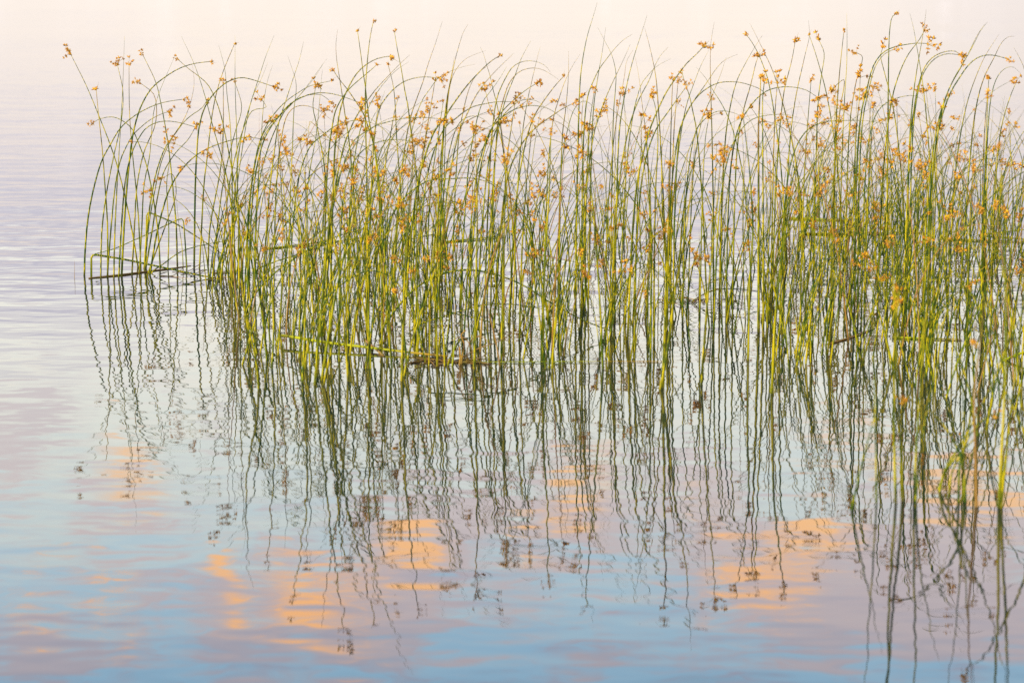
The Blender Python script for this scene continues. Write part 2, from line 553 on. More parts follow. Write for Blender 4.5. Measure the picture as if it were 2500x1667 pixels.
S_([(402, 432), (420, 425), (430, 470), (408, 540), (386, 600), (362, 665)], 1)
S_([(530, 430), (560, 470), (590, 520), (612, 590), (628, 680), (640, 770), (652, 880)], 0, 1.1)
# left of centre
S_([(654, 153), (637, 195), (622, 224), (610, 260), (592, 360), (575, 500), (570, 690)], 0, .8)
S_([(666, 159), (655, 191), (646, 236), (641, 285), (637, 360), (626, 500), (620, 700)], 0, .8)
S_([(741, 103), (731, 146), (714, 197), (700, 240), (682, 295), (671, 360), (655, 500), (640, 740)], 0)
S_([(703, 138), (714, 171), (722, 197), (723, 224), (718, 264), (714, 360), (708, 500), (705, 700)], 0, .8, Y_)
S_([(798, 144), (771, 181), (751, 209), (722, 244), (692, 275), (661, 301), (639, 335), (622, 400), (606, 520), (598, 720)], 0, 0.80, D_)
S_([(791, 153), (768, 190), (742, 222), (714, 252), (682, 285), (655, 315), (636, 350), (618, 430), (606, 560), (604, 740)], 0, 0.80, D_)
S_([(808, 198), (784, 203), (755, 211), (726, 228), (698, 248), (669, 279), (647, 314), (630, 360), (610, 480), (596, 745)], 2, 0.84, D_)
S_([(875, 250), (845, 239), (814, 230), (784, 227), (759, 230), (731, 241), (706, 256), (682, 283), (661, 311), (643, 346), (620, 450), (603, 765)], 1, 0.88, D_)
S_([(804, 246), (784, 232), (751, 233), (726, 242), (702, 262), (680, 300), (655, 360), (632, 450), (622, 720)], 1, 0.80, D_)
S_([(816, 299), (796, 283), (773, 267), (743, 258), (720, 262), (702, 280), (688, 330), (675, 450), (668, 730)], 0, .9)
S_([(824, 73), (820, 113), (822, 146), (829, 191), (836, 236), (843, 285), (851, 336), (866, 500), (880, 745)], 0, 1, Y_)
S_([(873, 78), (880, 126), (886, 173), (892, 213), (896, 250), (902, 301), (914, 360), (926, 500), (935, 710)], 2)
S_([(911, 55), (904, 89), (899, 128), (895, 173), (892, 224), (892, 285), (894, 360), (897, 560), (897, 770)], 2)
S_([(963, 78), (969, 115), (980, 171), (988, 220), (996, 260), (1002, 310), (1016, 420), (1040, 700)], 2)
S_([(951, 138), (926, 142), (902, 153), (882, 168), (863, 191), (849, 218), (839, 240), (828, 281), (822, 326), (818, 360), (812, 500), (805, 810)], 1, 1.1)
S_([(918, 160), (906, 171), (882, 191), (855, 215), (835, 240), (820, 269), (812, 303), (800, 400), (790, 730)], 1)
S_([(815, 174), (826, 191), (849, 220), (867, 246), (886, 275), (900, 315), (914, 360), (930, 500), (950, 790)], 2)
S_([(1080, 52), (1065, 101), (1045, 158), (1033, 199), (1018, 240), (1004, 281), (990, 350), (970, 520), (958, 790)], 0, .95)
S_([(1073, 192), (1039, 188), (1008, 192), (984, 201), (961, 218), (943, 238), (928, 262), (918, 303), (912, 360), (905, 500), (900, 810)], 1, 0.88, D_)
S_([(1000, 135), (975, 158), (947, 187), (918, 218), (894, 250), (877, 273), (857, 311), (841, 352), (815, 480), (790, 810)], 0, 1.05, Y_)
S_([(997, 152), (970, 170), (943, 197), (922, 224), (904, 254), (892, 281), (875, 335), (858, 450), (845, 770)], 0, .9, Y_)
S_([(967, 334), (943, 316), (918, 305), (894, 296), (869, 294), (845, 298), (820, 307), (796, 324), (773, 342), (757, 358), (728, 440), (702, 770)], 0, 0.84, D_)
S_([(1069, 290), (1029, 287), (988, 289), (951, 297), (918, 307), (890, 324), (865, 342), (830, 430), (800, 600), (785, 850)], 1, 0.84, D_)
S_([(1060, 368), (1039, 354), (1008, 346), (967, 341), (937, 344), (906, 354), (870, 385), (840, 470), (828, 870)], 0, 0.92, D_)
S_([(1280, 545), (1262, 512), (1236, 475), (1190, 445), (1150, 435), (1100, 437), (1050, 440), (1000, 470), (960, 520), (930, 620), (905, 830)], 0, 1.00, D_)
S_([(940, 222), (925, 260), (906, 296), (885, 350), (862, 450), (850, 790)], 0, .8)
S_([(948, 160), (960, 210), (965, 260), (968, 330), (980, 500), (985, 750)], 2, .9)
S_([(973, 238), (966, 260), (955, 320), (935, 450), (925, 760)], 1, .9)
S_([(770, 215), (764, 260), (772, 300), (788, 380), (800, 500), (812, 720)], 1)
S_([(787, 170), (780, 250), (772, 330), (752, 450), (742, 760)], 0, .8)
# centre
S_([(1143, 59), (1131, 80), (1120, 114), (1110, 151), (1102, 190), (1094, 225), (1088, 265), (1082, 320), (1070, 500), (1062, 770)], 0)
S_([(1109, 139), (1104, 173), (1096, 214), (1090, 265), (1082, 350), (1072, 700)], 0)
S_([(1186, 124), (1163, 132), (1139, 143), (1120, 161), (1108, 180), (1100, 204), (1092, 260), (1085, 400), (1078, 690)], 0, .7)
S_([(1160, 157), (1122, 166), (1092, 178), (1069, 192), (1051, 216), (1031, 245), (1005, 320), (975, 500), (962, 750)], 0, .75)
S_([(1172, 115), (1180, 131), (1188, 159), (1196, 184), (1204, 220), (1214, 259), (1230, 380), (1250, 690)], 0, .8, Y_)
S_([(1222, 136), (1204, 146), (1184, 163), (1163, 184), (1143, 206), (1122, 233), (1102, 261), (1082, 292), (1061, 320), (1020, 450), (985, 810)], 1, 1.1)
S_([(1197, 159), (1173, 173), (1155, 196), (1143, 224), (1133, 263), (1122, 320), (1112, 450), (1102, 770)], 0, .9)
S_([(1255, 130), (1229, 155), (1204, 180), (1180, 208), (1159, 239), (1143, 273), (1122, 320), (1090, 480), (1062, 850)], 0, 1.05, Y_)
S_([(1237, 163), (1220, 192), (1200, 220), (1180, 247), (1165, 290), (1145, 400), (1122, 750)], 0, .9)
S_([(1296, 100), (1280, 129), (1271, 147), (1259, 180), (1241, 224), (1229, 261), (1212, 350), (1188, 750)], 0, .9, Y_)
S_([(1345, 178), (1331, 161), (1312, 152), (1290, 149), (1267, 154), (1249, 167), (1237, 186), (1222, 216), (1212, 245), (1200, 340), (1182, 770)], 0, .85)
S_([(1365, 196), (1339, 178), (1316, 168), (1294, 167), (1269, 175), (1251, 192), (1239, 212), (1229, 243), (1218, 286), (1208, 400), (1197, 790)], 0, .9)
S_([(1319, 114), (1308, 157), (1298, 200), (1288, 245), (1276, 320), (1264, 450), (1252, 770)], 0, .9, Y_)
S_([(1307, 206), (1290, 216), (1265, 235), (1245, 253), (1224, 275), (1204, 306), (1175, 400), (1142, 770)], 1)
S_([(1388, 125), (1388, 173), (1386, 214), (1380, 275), (1374, 320), (1368, 480), (1365, 730)], 0, .9)
S_([(1416, 133), (1398, 161), (1386, 184), (1375, 210), (1363, 247), (1353, 280), (1340, 380), (1326, 750)], 0, .8)
S_([(1375, 188), (1355, 210), (1333, 239), (1310, 273), (1292, 316), (1265, 450), (1242, 790)], 2)
S_([(1458, 7), (1447, 45), (1435, 84), (1425, 131), (1418, 180), (1414, 245), (1412, 320), (1408, 500), (1405, 770)], 0, 1.1)
S_([(1404, 318), (1380, 296), (1355, 275), (1331, 263), (1298, 258), (1269, 263), (1245, 273), (1220, 292), (1200, 314), (1165, 420), (1132, 830)], 0, 0.88, D_)
S_([(1331, 263), (1314, 249), (1292, 243), (1269, 247), (1245, 265), (1222, 292), (1195, 380), (1162, 790)], 0, .95, D_)
S_([(1249, 249), (1214, 249), (1184, 254), (1155, 261), (1131, 275), (1110, 292), (1086, 312), (1045, 420), (1012, 810)], 1, 0.88, D_)
S_([(1200, 310), (1184, 294), (1163, 284), (1143, 286), (1122, 300), (1095, 380), (1062, 770)], 0, .95, D_)
S_([(1395, 255), (1375, 265), (1345, 285), (1310, 310), (1275, 350), (1240, 430), (1205, 810)], 1)
S_([(1258, 248), (1250, 300), (1235, 420), (1230, 800)], 1)
S_([(1062, 198), (1055, 240), (1040, 330), (1020, 480), (1005, 720)], 1)
S_([(1082, 250), (1070, 330), (1050, 480), (1040, 780)], 1)
S_([(1185, 222), (1195, 260), (1215, 310), (1240, 430), (1262, 700)], 1)
S_([(1450, 228), (1440, 300), (1432, 450), (1428, 760)], 1)
S_([(1424, 235), (1420, 300), (1425, 450), (1430, 690)], 1, .85)
S_([(1470, 325), (1447, 260), (1425, 247), (1405, 262), (1385, 320), (1370, 420), (1362, 700)], 0, .8)
# right of centre
S_([(1479, 67), (1471, 122), (1463, 169), (1457, 204), (1449, 265), (1442, 450), (1436, 750)], 0, .95, Y_)
S_([(1459, 67), (1475, 98), (1492, 131), (1500, 157), (1504, 184), (1502, 224), (1498, 275), (1494, 450), (1490, 710)], 0, .85, Y_)
S_([(1544, 84), (1522, 98), (1502, 118), (1482, 143), (1463, 169), (1447, 202), (1435, 235), (1425, 330), (1420, 770)], 0, .95, Y_)
S_([(1539, 108), (1522, 147), (1506, 180), (1490, 214), (1475, 249), (1455, 306), (1435, 430), (1416, 810)], 0)
S_([(1580, 37), (1569, 73), (1553, 122), (1541, 163), (1531, 204), (1520, 261), (1512, 320), (1505, 500), (1500, 790)], 0, 1.05)
S_([(1574, 69), (1584, 106), (1596, 159), (1602, 196), (1606, 245), (1611, 320), (1620, 500), (1630, 750)], 0)
S_([(1631, 116), (1612, 137), (1598, 163), (1584, 198), (1567, 229), (1553, 259), (1535, 314), (1510, 460), (1490, 810)], 0)
S_([(1638, 144), (1604, 162), (1584, 182), (1567, 204), (1557, 233), (1547, 273), (1530, 400), (1512, 770)], 0, .85, Y_)
S_([(1546, 122), (1530, 150), (1524, 190), (1512, 250), (1500, 330), (1485, 500), (1478, 730)], 0, .8, Y_)
S_([(1551, 140), (1560, 190), (1567, 250), (1576, 320), (1585, 480), (1590, 700)], 0, .75)
S_([(1716, 116), (1702, 131), (1675, 157), (1649, 192), (1626, 227), (1604, 273), (1586, 318), (1555, 450), (1532, 830)], 1, 1.1)
S_([(1665, 173), (1668, 190), (1682, 231), (1692, 275), (1700, 316), (1714, 480), (1726, 750)], 1)
S_([(1643, 198), (1641, 225), (1638, 320), (1634, 500), (1630, 710)], 1, 1, Y_)
S_([(1655, 203), (1650, 260), (1645, 330), (1640, 500), (1637, 760)], 1)
S_([(1674, 214), (1655, 240), (1630, 275), (1600, 320), (1570, 420), (1545, 790)], 1)
S_([(1744, 54), (1736, 102), (1734, 155), (1735, 204), (1736, 255), (1738, 320), (1741, 500), (1742, 750)], 0, .95, Y_)
S_([(1801, 133), (1771, 146), (1751, 165), (1731, 194), (1710, 224), (1688, 255), (1669, 292), (1659, 318), (1640, 450), (1628, 800)], 0, .95)
S_([(1731, 122), (1712, 159), (1694, 204), (1675, 261), (1655, 380), (1622, 750)], 0, .9)
S_([(1868, 232), (1859, 220), (1833, 209), (1808, 202), (1784, 200), (1757, 202), (1735, 211), (1714, 225), (1692, 249), (1673, 282), (1661, 314), (1650, 450), (1642, 790)], 1, 0.88, D_)
S_([(1831, 58), (1849, 94), (1869, 135), (1885, 170), (1905, 230), (1930, 330), (1950, 450), (1965, 660)], 0, .95)
S_([(1823, 88), (1829, 94), (1849, 127), (1861, 155), (1875, 196), (1892, 290), (1910, 450), (1920, 650)], 1)
S_([(1861, 87), (1837, 125), (1818, 159), (1802, 190), (1792, 220), (1784, 255), (1773, 320), (1762, 500), (1756, 750)], 0)
S_([(1829, 294), (1808, 283), (1788, 275), (1763, 271), (1739, 277), (1718, 294), (1702, 314), (1680, 420), (1666, 790)], 0, 0.88, D_)
S_([(1594, 240), (1600, 262), (1606, 330), (1600, 480), (1596, 780)], 1)
S_([(1565, 285), (1566, 350), (1556, 500), (1550, 820)], 1, .9)
S_([(1700, 165), (1722, 190), (1740, 220), (1765, 260), (1790, 320), (1815, 440), (1835, 700)], 0, .9)
S_([(1773, 140), (1760, 180), (1740, 230), (1715, 290), (1695, 400), (1680, 720)], 0, .85)
S_([(1850, 140), (1844, 160), (1832, 210), (1815, 270), (1800, 360), (1788, 780)], 1)
S_([(1857, 191), (1856, 220), (1852, 300), (1852, 450), (1852, 600), (1852, 812)], 1, 1.5)
S_([(1866, 200), (1862, 240), (1862, 330), (1863, 500), (1864, 640), (1863, 822)], 1, 1.3)
S_([(1730, 290), (1722, 340), (1715, 480), (1708, 800)], 1)
S_([(1993, 236), (1967, 220), (1934, 213), (1907, 213), (1877, 220), (1854, 235), (1830, 262), (1806, 304), (1785, 400), (1772, 790)], 1, 0.88, D_)
S_([(1949, 288), (1925, 281), (1898, 280), (1860, 284), (1827, 298), (1790, 350), (1760, 480), (1742, 830)], 0, 0.88, D_)
# right thicket
S_([(1941, 104), (1934, 143), (1925, 179), (1916, 214), (1905, 300), (1893, 480), (1886, 720)], 1, 1.0)
S_([(1974, 51), (1976, 89), (1967, 128), (1958, 167), (1946, 220), (1932, 310), (1920, 480), (1914, 690)], 0, 1, Y_)
S_([(1976, 87), (1990, 128), (2005, 179), (2017, 226), (2035, 330), (2050, 480), (2060, 650)], 2)
S_([(2067, 33), (2068, 89), (2067, 160), (2062, 238), (2055, 400), (2050, 650)], 0)
S_([(2060, 80), (2053, 143), (2047, 209), (2040, 330), (2036, 670)], 2)
S_([(2185, 36), (2178, 42), (2172, 77), (2170, 119), (2169, 179), (2168, 280), (2166, 480), (2165, 770)], 2, 1.1)
S_([(2221, 33), (2230, 68), (2238, 113), (2247, 167), (2257, 240), (2270, 400), (2282, 770)], 0)
S_([(2261, 24), (2257, 60), (2250, 104), (2241, 155), (2232, 214), (2222, 320), (2206, 770)], 0)
S_([(2256, 77), (2244, 98), (2217, 134), (2196, 179), (2178, 240), (2158, 400), (2142, 750)], 1)
S_([(2262, 107), (2238, 106), (2214, 109), (2184, 115), (2157, 128), (2137, 152), (2125, 182), (2116, 220), (2104, 268), (2092, 400), (2086, 750)], 1, 1.0, D_)
S_([(2180, 122), (2160, 132), (2141, 155), (2130, 182), (2120, 225), (2108, 280), (2098, 420), (2094, 790)], 1, .95, D_)
S_([(2348, 140), (2336, 127), (2318, 125), (2294, 131), (2274, 143), (2256, 167), (2244, 203), (2235, 244), (2222, 350), (2212, 790)], 1, 1.0, D_)
S_([(2340, 134), (2312, 132), (2288, 140), (2268, 158), (2252, 185), (2240, 230), (2228, 330), (2220, 820)], 1, .95, D_)
S_([(2458, 144), (2434, 137), (2408, 135), (2384, 143), (2363, 161), (2342, 191), (2318, 232), (2285, 350), (2252, 830)], 1, .95, D_)
S_([(2439, 85), (2420, 113), (2402, 143), (2375, 208), (2357, 268), (2335, 400), (2312, 770)], 0)
S_([(2478, 89), (2461, 91), (2446, 104), (2426, 143), (2402, 191), (2380, 280), (2342, 750)], 0)
S_([(2411, 54), (2393, 77), (2375, 113), (2351, 155), (2330, 191), (2305, 250), (2280, 400), (2262, 830)], 0, 1.1, Y_)
S_([(2404, 60), (2385, 88), (2366, 128), (2342, 172), (2318, 215), (2292, 290), (2268, 450), (2250, 800)], 0, 1.1)
S_([(2475, 116), (2488, 140), (2500, 167), (2515, 250), (2528, 400), (2540, 710)], 0)
S_([(2491, 179), (2473, 164), (2455, 167), (2437, 185), (2422, 226), (2410, 350), (2402, 770)], 0, 1, D_)
S_([(2265, 259), (2250, 243), (2229, 234), (2196, 238), (2166, 250), (2142, 274), (2120, 350), (2102, 810)], 0, .95, D_)
S_([(2169, 305), (2113, 295), (2053, 295), (2008, 299), (1967, 322), (1930, 400), (1902, 830)], 0, 1.05, D_)
S_([(2414, 194), (2412, 230), (2408, 330), (2402, 500), (2398, 800)], 1)
S_([(2410, 240), (2405, 300), (2400, 420), (2396, 850)], 1, 1.1)
S_([(2480, 203), (2465, 240), (2445, 310), (2430, 450), (2420, 780)], 1)
S_([(2132, 265), (2128, 330), (2120, 460), (2110, 760)], 1)
S_([(2300, 265), (2290, 330), (2285, 450), (2275, 790)], 1)
S_([(2376, 420), (2372, 480), (2366, 600), (2360, 900)], 1)
S_([(1880, 395), (1882, 480), (1876, 620), (1874, 800)], 1)
S_([(2245, 415), (2242, 500), (2236, 640), (2230, 880)], 1, 1.1)
S_([(2040, 210), (2060, 195), (2052, 260), (2040, 360), (2030, 720)], 1)
S_([(2100, 190), (2098, 240), (2090, 330), (2078, 700)], 1)
S_([(1898, 205), (1893, 260), (1888, 400), (1882, 740)], 1)
S_([(1980, 200), (1975, 260), (1965, 400), (1955, 700)], 1)
S_([(2155, 118), (2150, 135), (2160, 180), (2180, 260), (2200, 420), (2215, 700)], 1)
S_([(2000, 100), (2012, 130), (2006, 180), (1998, 240), (1992, 400), (1985, 680)], 1)
S_([(2092, 130), (2105, 138), (2090, 200), (2075, 300), (2062, 690)], 1)
# nearer stems standing in front
S_([(1000, 250), (960, 330), (925, 430), (890, 560), (850, 700), (808, 860), (790, 940)], 0, 1.15)
S_([(700, 380), (720, 480), (738, 600), (745, 760), (738, 935)], 1, 1.1)
S_([(640, 405), (650, 520), (660, 640), (668, 800), (664, 900)], 1, 1.1)
S_([(830, 330), (815, 450), (800, 580), (786, 740), (768, 940)], 1, 1.2)
S_([(905, 330), (880, 460), (845, 600), (812, 760), (785, 930)], 1, 1.3)
S_([(770, 300), (790, 430), (815, 580), (838, 760), (850, 930)], 0, 1.25)
S_([(1012, 355), (1000, 480), (990, 640), (985, 780), (980, 930)], 1, 1.2)
S_([(1100, 430), (1085, 560), (1050, 700), (1010, 820), (985, 920)], 1, 1.1)
S_([(1160, 330), (1165, 500), (1162, 700), (1158, 900)], 1, 1.3)
S_([(1240, 400), (1232, 520), (1228, 680), (1224, 880)], 1, 1.2)
S_([(1300, 300), (1285, 450), (1275, 600), (1268, 830)], 1, 1.2)
S_([(1345, 330), (1340, 480), (1330, 640), (1322, 880)], 1, 1.3)
S_([(1435, 320), (1440, 420), (1452, 560), (1465, 750), (1472, 900)], 1, 1.2)
S_([(1560, 310), (1575, 420), (1590, 560), (1590, 700), (1588, 880)], 0, 1.2)
S_([(1635, 405), (1632, 520), (1628, 640), (1624, 780), (1618, 945)], 1, 1.5)
S_([(1700, 300), (1690, 430), (1675, 560), (1650, 700), (1630, 850), (1612, 950)], 0, 1.4)
S_([(1760, 380), (1750, 500), (1735, 650), (1722, 800), (1712, 940)], 1, 1.2)
S_([(1815, 290), (1830, 420), (1838, 560), (1830, 700), (1826, 880)], 1, 1.2)
S_([(1930, 480), (1915, 580), (1900, 700), (1890, 830), (1884, 960)], 1, 1.5)
S_([(600, 470), (592, 560), (590, 680), (604, 790), (625, 880), (632, 950)], 0, 1.1)
S_([(655, 640), (640, 720), (618, 800), (592, 890)], 0, 1.2, Y_)
# close, soft stems of the right front corner
S_([(2214, 250), (2206, 420), (2202, 569), (2193, 733), (2185, 850), (2183, 1058), (2187, 1228)], 0, 1.05)
S_([(2165, 320), (2172, 500), (2182, 700), (2190, 880), (2194, 1000), (2201, 1118), (2203, 1222)], 0, 1.05)
S_([(2300, 330), (2280, 500), (2262, 700), (2250, 900), (2238, 1080), (2231, 1220)], 0, 1.0, D_)
S_([(2130, 560), (2132, 750), (2134, 900), (2137, 1029), (2140, 1228)], 0, .7, D_)
S_([(2500, 660), (2470, 800), (2420, 940), (2351, 1076), (2306, 1150), (2294, 1200)], 0, 1.0)
S_([(2330, 650), (2345, 850), (2352, 1000), (2353, 1130), (2352, 1222)], 0, .75, D_)
S_([(2420, 700), (2390, 850), (2372, 980), (2360, 1080), (2325, 1150), (2315, 1215)], 0, .8)
S_([(2440, 360), (2450, 560), (2455, 760), (2453, 950), (2445, 1110), (2438, 1238)], 1, 1.15, D_)
S_([(2520, 480), (2500, 700), (2480, 900), (2460, 1080), (2444, 1240)], 0, 1.1)
S_([(2490, 820), (2475, 950), (2462, 1060), (2448, 1160), (2440, 1236)], 0, .9)
S_([(2560, 420), (2545, 640), (2530, 850), (2518, 1050), (2512, 1200)], 0, 1.1)
S_([(2405, 716), (2392, 850), (2378, 980), (2381, 1090), (2384, 1236)], 0, 1.1, 'x')

S_([(2510, 1050), (2463, 1018), (2427, 1010), (2376, 1050), (2347, 1110), (2340, 1225)], 0, 1.1, D_)
S_([(2213, 975), (2240, 985), (2290, 1020), (2330, 1080), (2350, 1130), (2357, 1226)], 1, 1.1, D_)
S_([(2385, 850), (2423, 900), (2470, 985), (2505, 1070), (2535, 1250)], 1, 1.1, D_)
S_([(2170, 880), (2140, 1000), (2110, 1110), (2078, 1245)], 0, .8, D_)
S_([(2316, 800), (2280, 930), (2250, 1080), (2235, 1224)], 0, 1.0, D_)
S_([(2425, 1020), (2400, 1050), (2350, 1100), (2315, 1140), (2292, 1192)], 1, 1.0, D_)

MATS = {G: M_GREEN, D_: M_DEEP, Y_: M_GREEN, L_: M_LIME, 'x': M_DRY}
rushes = []       # dicts: P (world polyline base..tip), rad, flower id or None, mat, base px, shape, traced


def radius_profile(n, r0, flower):
    t = np.linspace(0, 1, n)
    end = .26 if flower else .08
    return r0 * 1.12 * (1 - (1 - end) * t ** 1.1)


def add_rush(P, r0, flower, mat, traced):
    P = np.asarray(P)
    n = len(P)
    fl = None
    if flower == 2:
        fl = int(random.choice([0, 3, 6, 9, 12]))
    elif flower:
        fl = int(random.choice([0, 1, 1, 2, 2, 3, 4, 4, 5, 5, 6, 7, 7, 8, 8, 9, 10, 11, 12, 13]))
    rushes.append(dict(P=P, rad=radius_profile(n, r0, flower), fl=fl, mat=mat, traced=traced, roll=random.uniform(0, 6.28), fs=.62 if flower == 2 else random.uniform(.55, .98)))


for pts, f, w, m in T:
    pts = pts[::-1]
    b = on_water(*pts[0])
    k = random.uniform(-.14, .14)
    P3 = [at_depth(x, y, b[1], k) for x, y in pts]
    d0 = unit(P3[1] - P3[0])
    P3 = [P3[0] - d0 * .06] + P3
    add_rush(catmull(P3, 30), .0039 * w * random.uniform(.93, 1.07), f, m, True)


def grow(x, y, L, lean, leandir, bend, benddir, power):
    """a stem of length L from the water at pixel x,y: leans, then bends over towards its tip"""
    b = on_water(x, y)
    n = 26
    P = [b + np.array([0, 0, -.06]), b]
    dl = L / (n - 2)
    p = b.copy()
    for i in range(1, n - 1):
        t = (i - .5) / (n - 2)
        h1 = math.tan(lean) * np.array([math.cos(leandir), math.sin(leandir)])
        d = np.array([h1[0], h1[1], 1.0])
        d = unit(d)
        a = bend * t ** power
        ax = np.array([math.cos(benddir), math.sin(benddir), 0])
        d = unit(d * math.cos(a) + ax * math.sin(a))
        p = p + d * dl
        P.append(p.copy())
    return np.array(P)


def snap(P, side):
    """fold the upper part of a stem over"""
    i = random.randint(10, 18)
    a = random.uniform(1.7, 2.6)
    d = np.array([math.cos(side) * math.sin(a), random.uniform(-.3, .3), math.cos(a)])
    seg = np.linalg.norm(P[-1] - P[-2])
    Q = P.copy()
    for j in range(i + 1, len(P)):
        Q[j] = Q[j - 1] + unit(d) * seg * .8
        Q[j, 2] = max(Q[j, 2], .004)
    return Q


# fill: (x range, y range, count, mean length) of stems that the crowd hides too much to follow one by one
FILL = [((495, 625), (640, 730), 30, .80), ((600, 1000), (600, 900), 128, .80), ((760, 1200), (560, 760), 54, .82), ((980, 1360), (590, 900), 118, .80),
        ((1340, 1900), (560, 880), 140, .80), ((1890, 2200), (540, 900), 165, .86), ((2180, 2540), (530, 960), 205, .88),
        ((2260, 2530), (960, 1100), 8, .85), ((1800, 2540), (470, 560), 60, .9), ((600, 1360), (555, 680), 70, .84), ((1900, 2540), (520, 640), 80, .9), ((1360, 1900), (545, 640), 40, .84)]
for (x0, x1), (y0, y1), n, Lm in FILL:
    clumps = [(random.uniform(x0, x1), random.uniform(y0, y1)) for _ in range(max(3, n // 5))]
    for i in range(n):
        if random.random() < (.6 if x1 < 2000 else .35):
            cx, cy = random.choice(clumps)
            x, y = random.gauss(cx, 12), min(y1, max(y0, random.gauss(cy, 14)))
        else:
            x = random.uniform(x0, x1)
            y = y0 + (y1 - y0) * random.random() ** 1.25
        bp_ = on_water(x, y)
        top_y = 150 + (1 - Lm) * 500 + 380 * random.random() ** 1.1 * (.7 if y < 600 else 1.15) + max(0, y - 780) * .9
        L = min(1.12, max(.30, (y - top_y) * bp_[1] / FPX))
        side = 0.0 if random.random() < .62 else math.pi
        arch = random.random()
        if arch < (.42 if x < 1420 else .32):
            P = grow(x, y, L * 1.2, abs(random.gauss(.10, .07)), side, random.uniform(1.0, 2.0), side + random.gauss(0, .45), random.uniform(1.4, 2.6))
            m = D_ if random.random() < .6 else G
        elif arch < .74:
            P = grow(x, y, L * 1.04, abs(random.gauss(.15, .09)), side + random.gauss(0, .45), random.uniform(.25, .85), side + random.gauss(0, .5), random.uniform(1.3, 2.2))
            m = D_ if random.random() < .22 else G
        else:
            P = grow(x, y, L, abs(random.gauss(.09, .08)), side + random.gauss(0, .7), random.uniform(0, .35), random.choice((0, math.pi)) + random.gauss(0, .7), 1.6)
            m = D_ if random.random() < .15 else (Y_ if random.random() < .4 else G)
        kinked = random.random() < .045
        if kinked:
            P = snap(P, side)
        if random.random() < .08:
            m = 'x'
        add_rush(P, random.uniform(.0023, .0037), 3 if (random.random() < (.46 if x < 1400 else .34) and not kinked) else 0, m, False)


# ------------------------------------------------------------------ labels that single each rush out
def to_px(p):
    d = p - np.array([0, 0, CAM_H])
    u = d[1] * COS - d[2] * SIN
    return 1250 + FPX * d[0] / u, 833.5 - FPX * (d[1] * SIN + d[2] * COS) / u


ONES = ['', 'first', 'second', 'third', 'fourth', 'fifth', 'sixth', 'seventh', 'eighth', 'ninth', 'tenth', 'eleventh', 'twelfth',
        'thirteenth', 'fourteenth', 'fifteenth', 'sixteenth', 'seventeenth', 'eighteenth', 'nineteenth', 'twentieth']


def ordinal(i):
    if i <= 20:
        return ONES[i]
    return {2: 'twenty', 3: 'thirty', 4: 'forty'}[i // 10] + '-' + ONES[i % 10] if i % 10 else {3: 'thirtieth', 4: 'fortieth'}[i // 10]


for r in rushes:
    P = r['P']
    b, tip = P[1], P[-1]
    bx, by = to_px(b)
    tx, ty = to_px(tip)
    top = P[:, 2].max()
    D = b[1]
    Lg = np.linalg.norm(np.diff(P, axis=0), axis=1).sum()
    r['size'] = Lg * r['rad'][0] / D ** 2 * (0.25 if not (-20 < bx < 2520) else 1)
    r['bx'] = bx
    r['tx'] = tx
    h = 'tall' if top > 1.0 else ('mid-height' if top > .78 else 'short')
    drop = top - tip[2]
    dx = (tip - b)[0]
    end_dir = P[-1] - P[-4]
    if drop > .02 or abs(end_dir[2]) < .35 * np.linalg.norm(end_dir):
        shape = 'arching ' + ('right' if dx > 0 else 'left')
    elif abs(dx) > .16 * top:
        shape = 'leaning ' + ('right' if dx > 0 else 'left')
    else:
        shape = 'standing upright'
    zone = ('front corner' if by > 1050 else 'left end' if bx < 490 else 'left half' if bx < 1000 else 'middle' if bx < 1380
            else 'right half' if bx < 1900 else 'right thicket')
    hue = {'g': 'green', 'd': 'dark-green', 'y': 'green', 'l': 'lime', 'x': 'brown'}[r['mat']]
    fl = 'with orange flower tuft' if r['fl'] is not None else 'with bare tip'
    r['key'] = f'{h} {hue} rush {shape} {fl}'
    r['zone'] = zone
rushes.sort(key=lambda r: (not r['traced'], -r['size']))
things, rest = rushes[:300], rushes[300:]
bykey = {}
for r in things:
    bykey.setdefault((r['key'], r['zone']), []).append(r)
for (key, zone), lst in bykey.items():
    lst.sort(key=lambda r: r['bx'])
    for i, r in enumerate(lst):
        r['label'] = f'{key} in {zone}' if len(lst) == 1 else f'{key}, {ordinal(i + 1)} such from left in {zone}'


def flower_frame(P, roll):
    d = unit(P[-1] - P[-3])
    d = unit(d + np.array([0, 0, -.12]))
    return align(d, roll)


for r in things:
    P = r['P']
    base = P[1].copy()
    base[2] = 0.0
    e = bpy.data.objects.new('bulrush', None)
    e.empty_display_size = .02
    e.location = base
    e['label'] = r['label']
    e['category'] = 'bulrush'
    e['group'] = 'bulrushes standing in the lake'
    col.objects.link(e)
    v, f, a = tube(P - base, r['rad'], 7)
    st = bpy.data.objects.new('stem', mesh_from('stem', v, f, a, [MATS[r['mat']]]))
    st.parent = e
    col.objects.link(st)
    if r['fl'] is not None:
        rv, rf, ra, rme, tl = CLUSTERS[r['fl']]
        c = bpy.data.objects.new('flower_cluster', rme)
        c.parent = e
        M3 = flower_frame(P, r['roll'])
        c.matrix_local = Matrix.Translation(P[-1] - base) @ Matrix((M3 * r['fs']).tolist()).to_4x4()
        col.objects.link(c)
        for ti, loc, rot, sc in tl:
            tf = bpy.data.objects.new('spikelet_tuft', TUFTS[ti][3])
            tf.parent = c
            tf.matrix_local = Matrix.Translation(loc) @ (Matrix(rot.tolist()) * sc).to_4x4()
            tf.matrix_local = Matrix.LocRotScale(Vector(loc), Matrix(rot.tolist()).to_quaternion(), Vector((sc, sc, sc)))
            col.objects.link(tf)

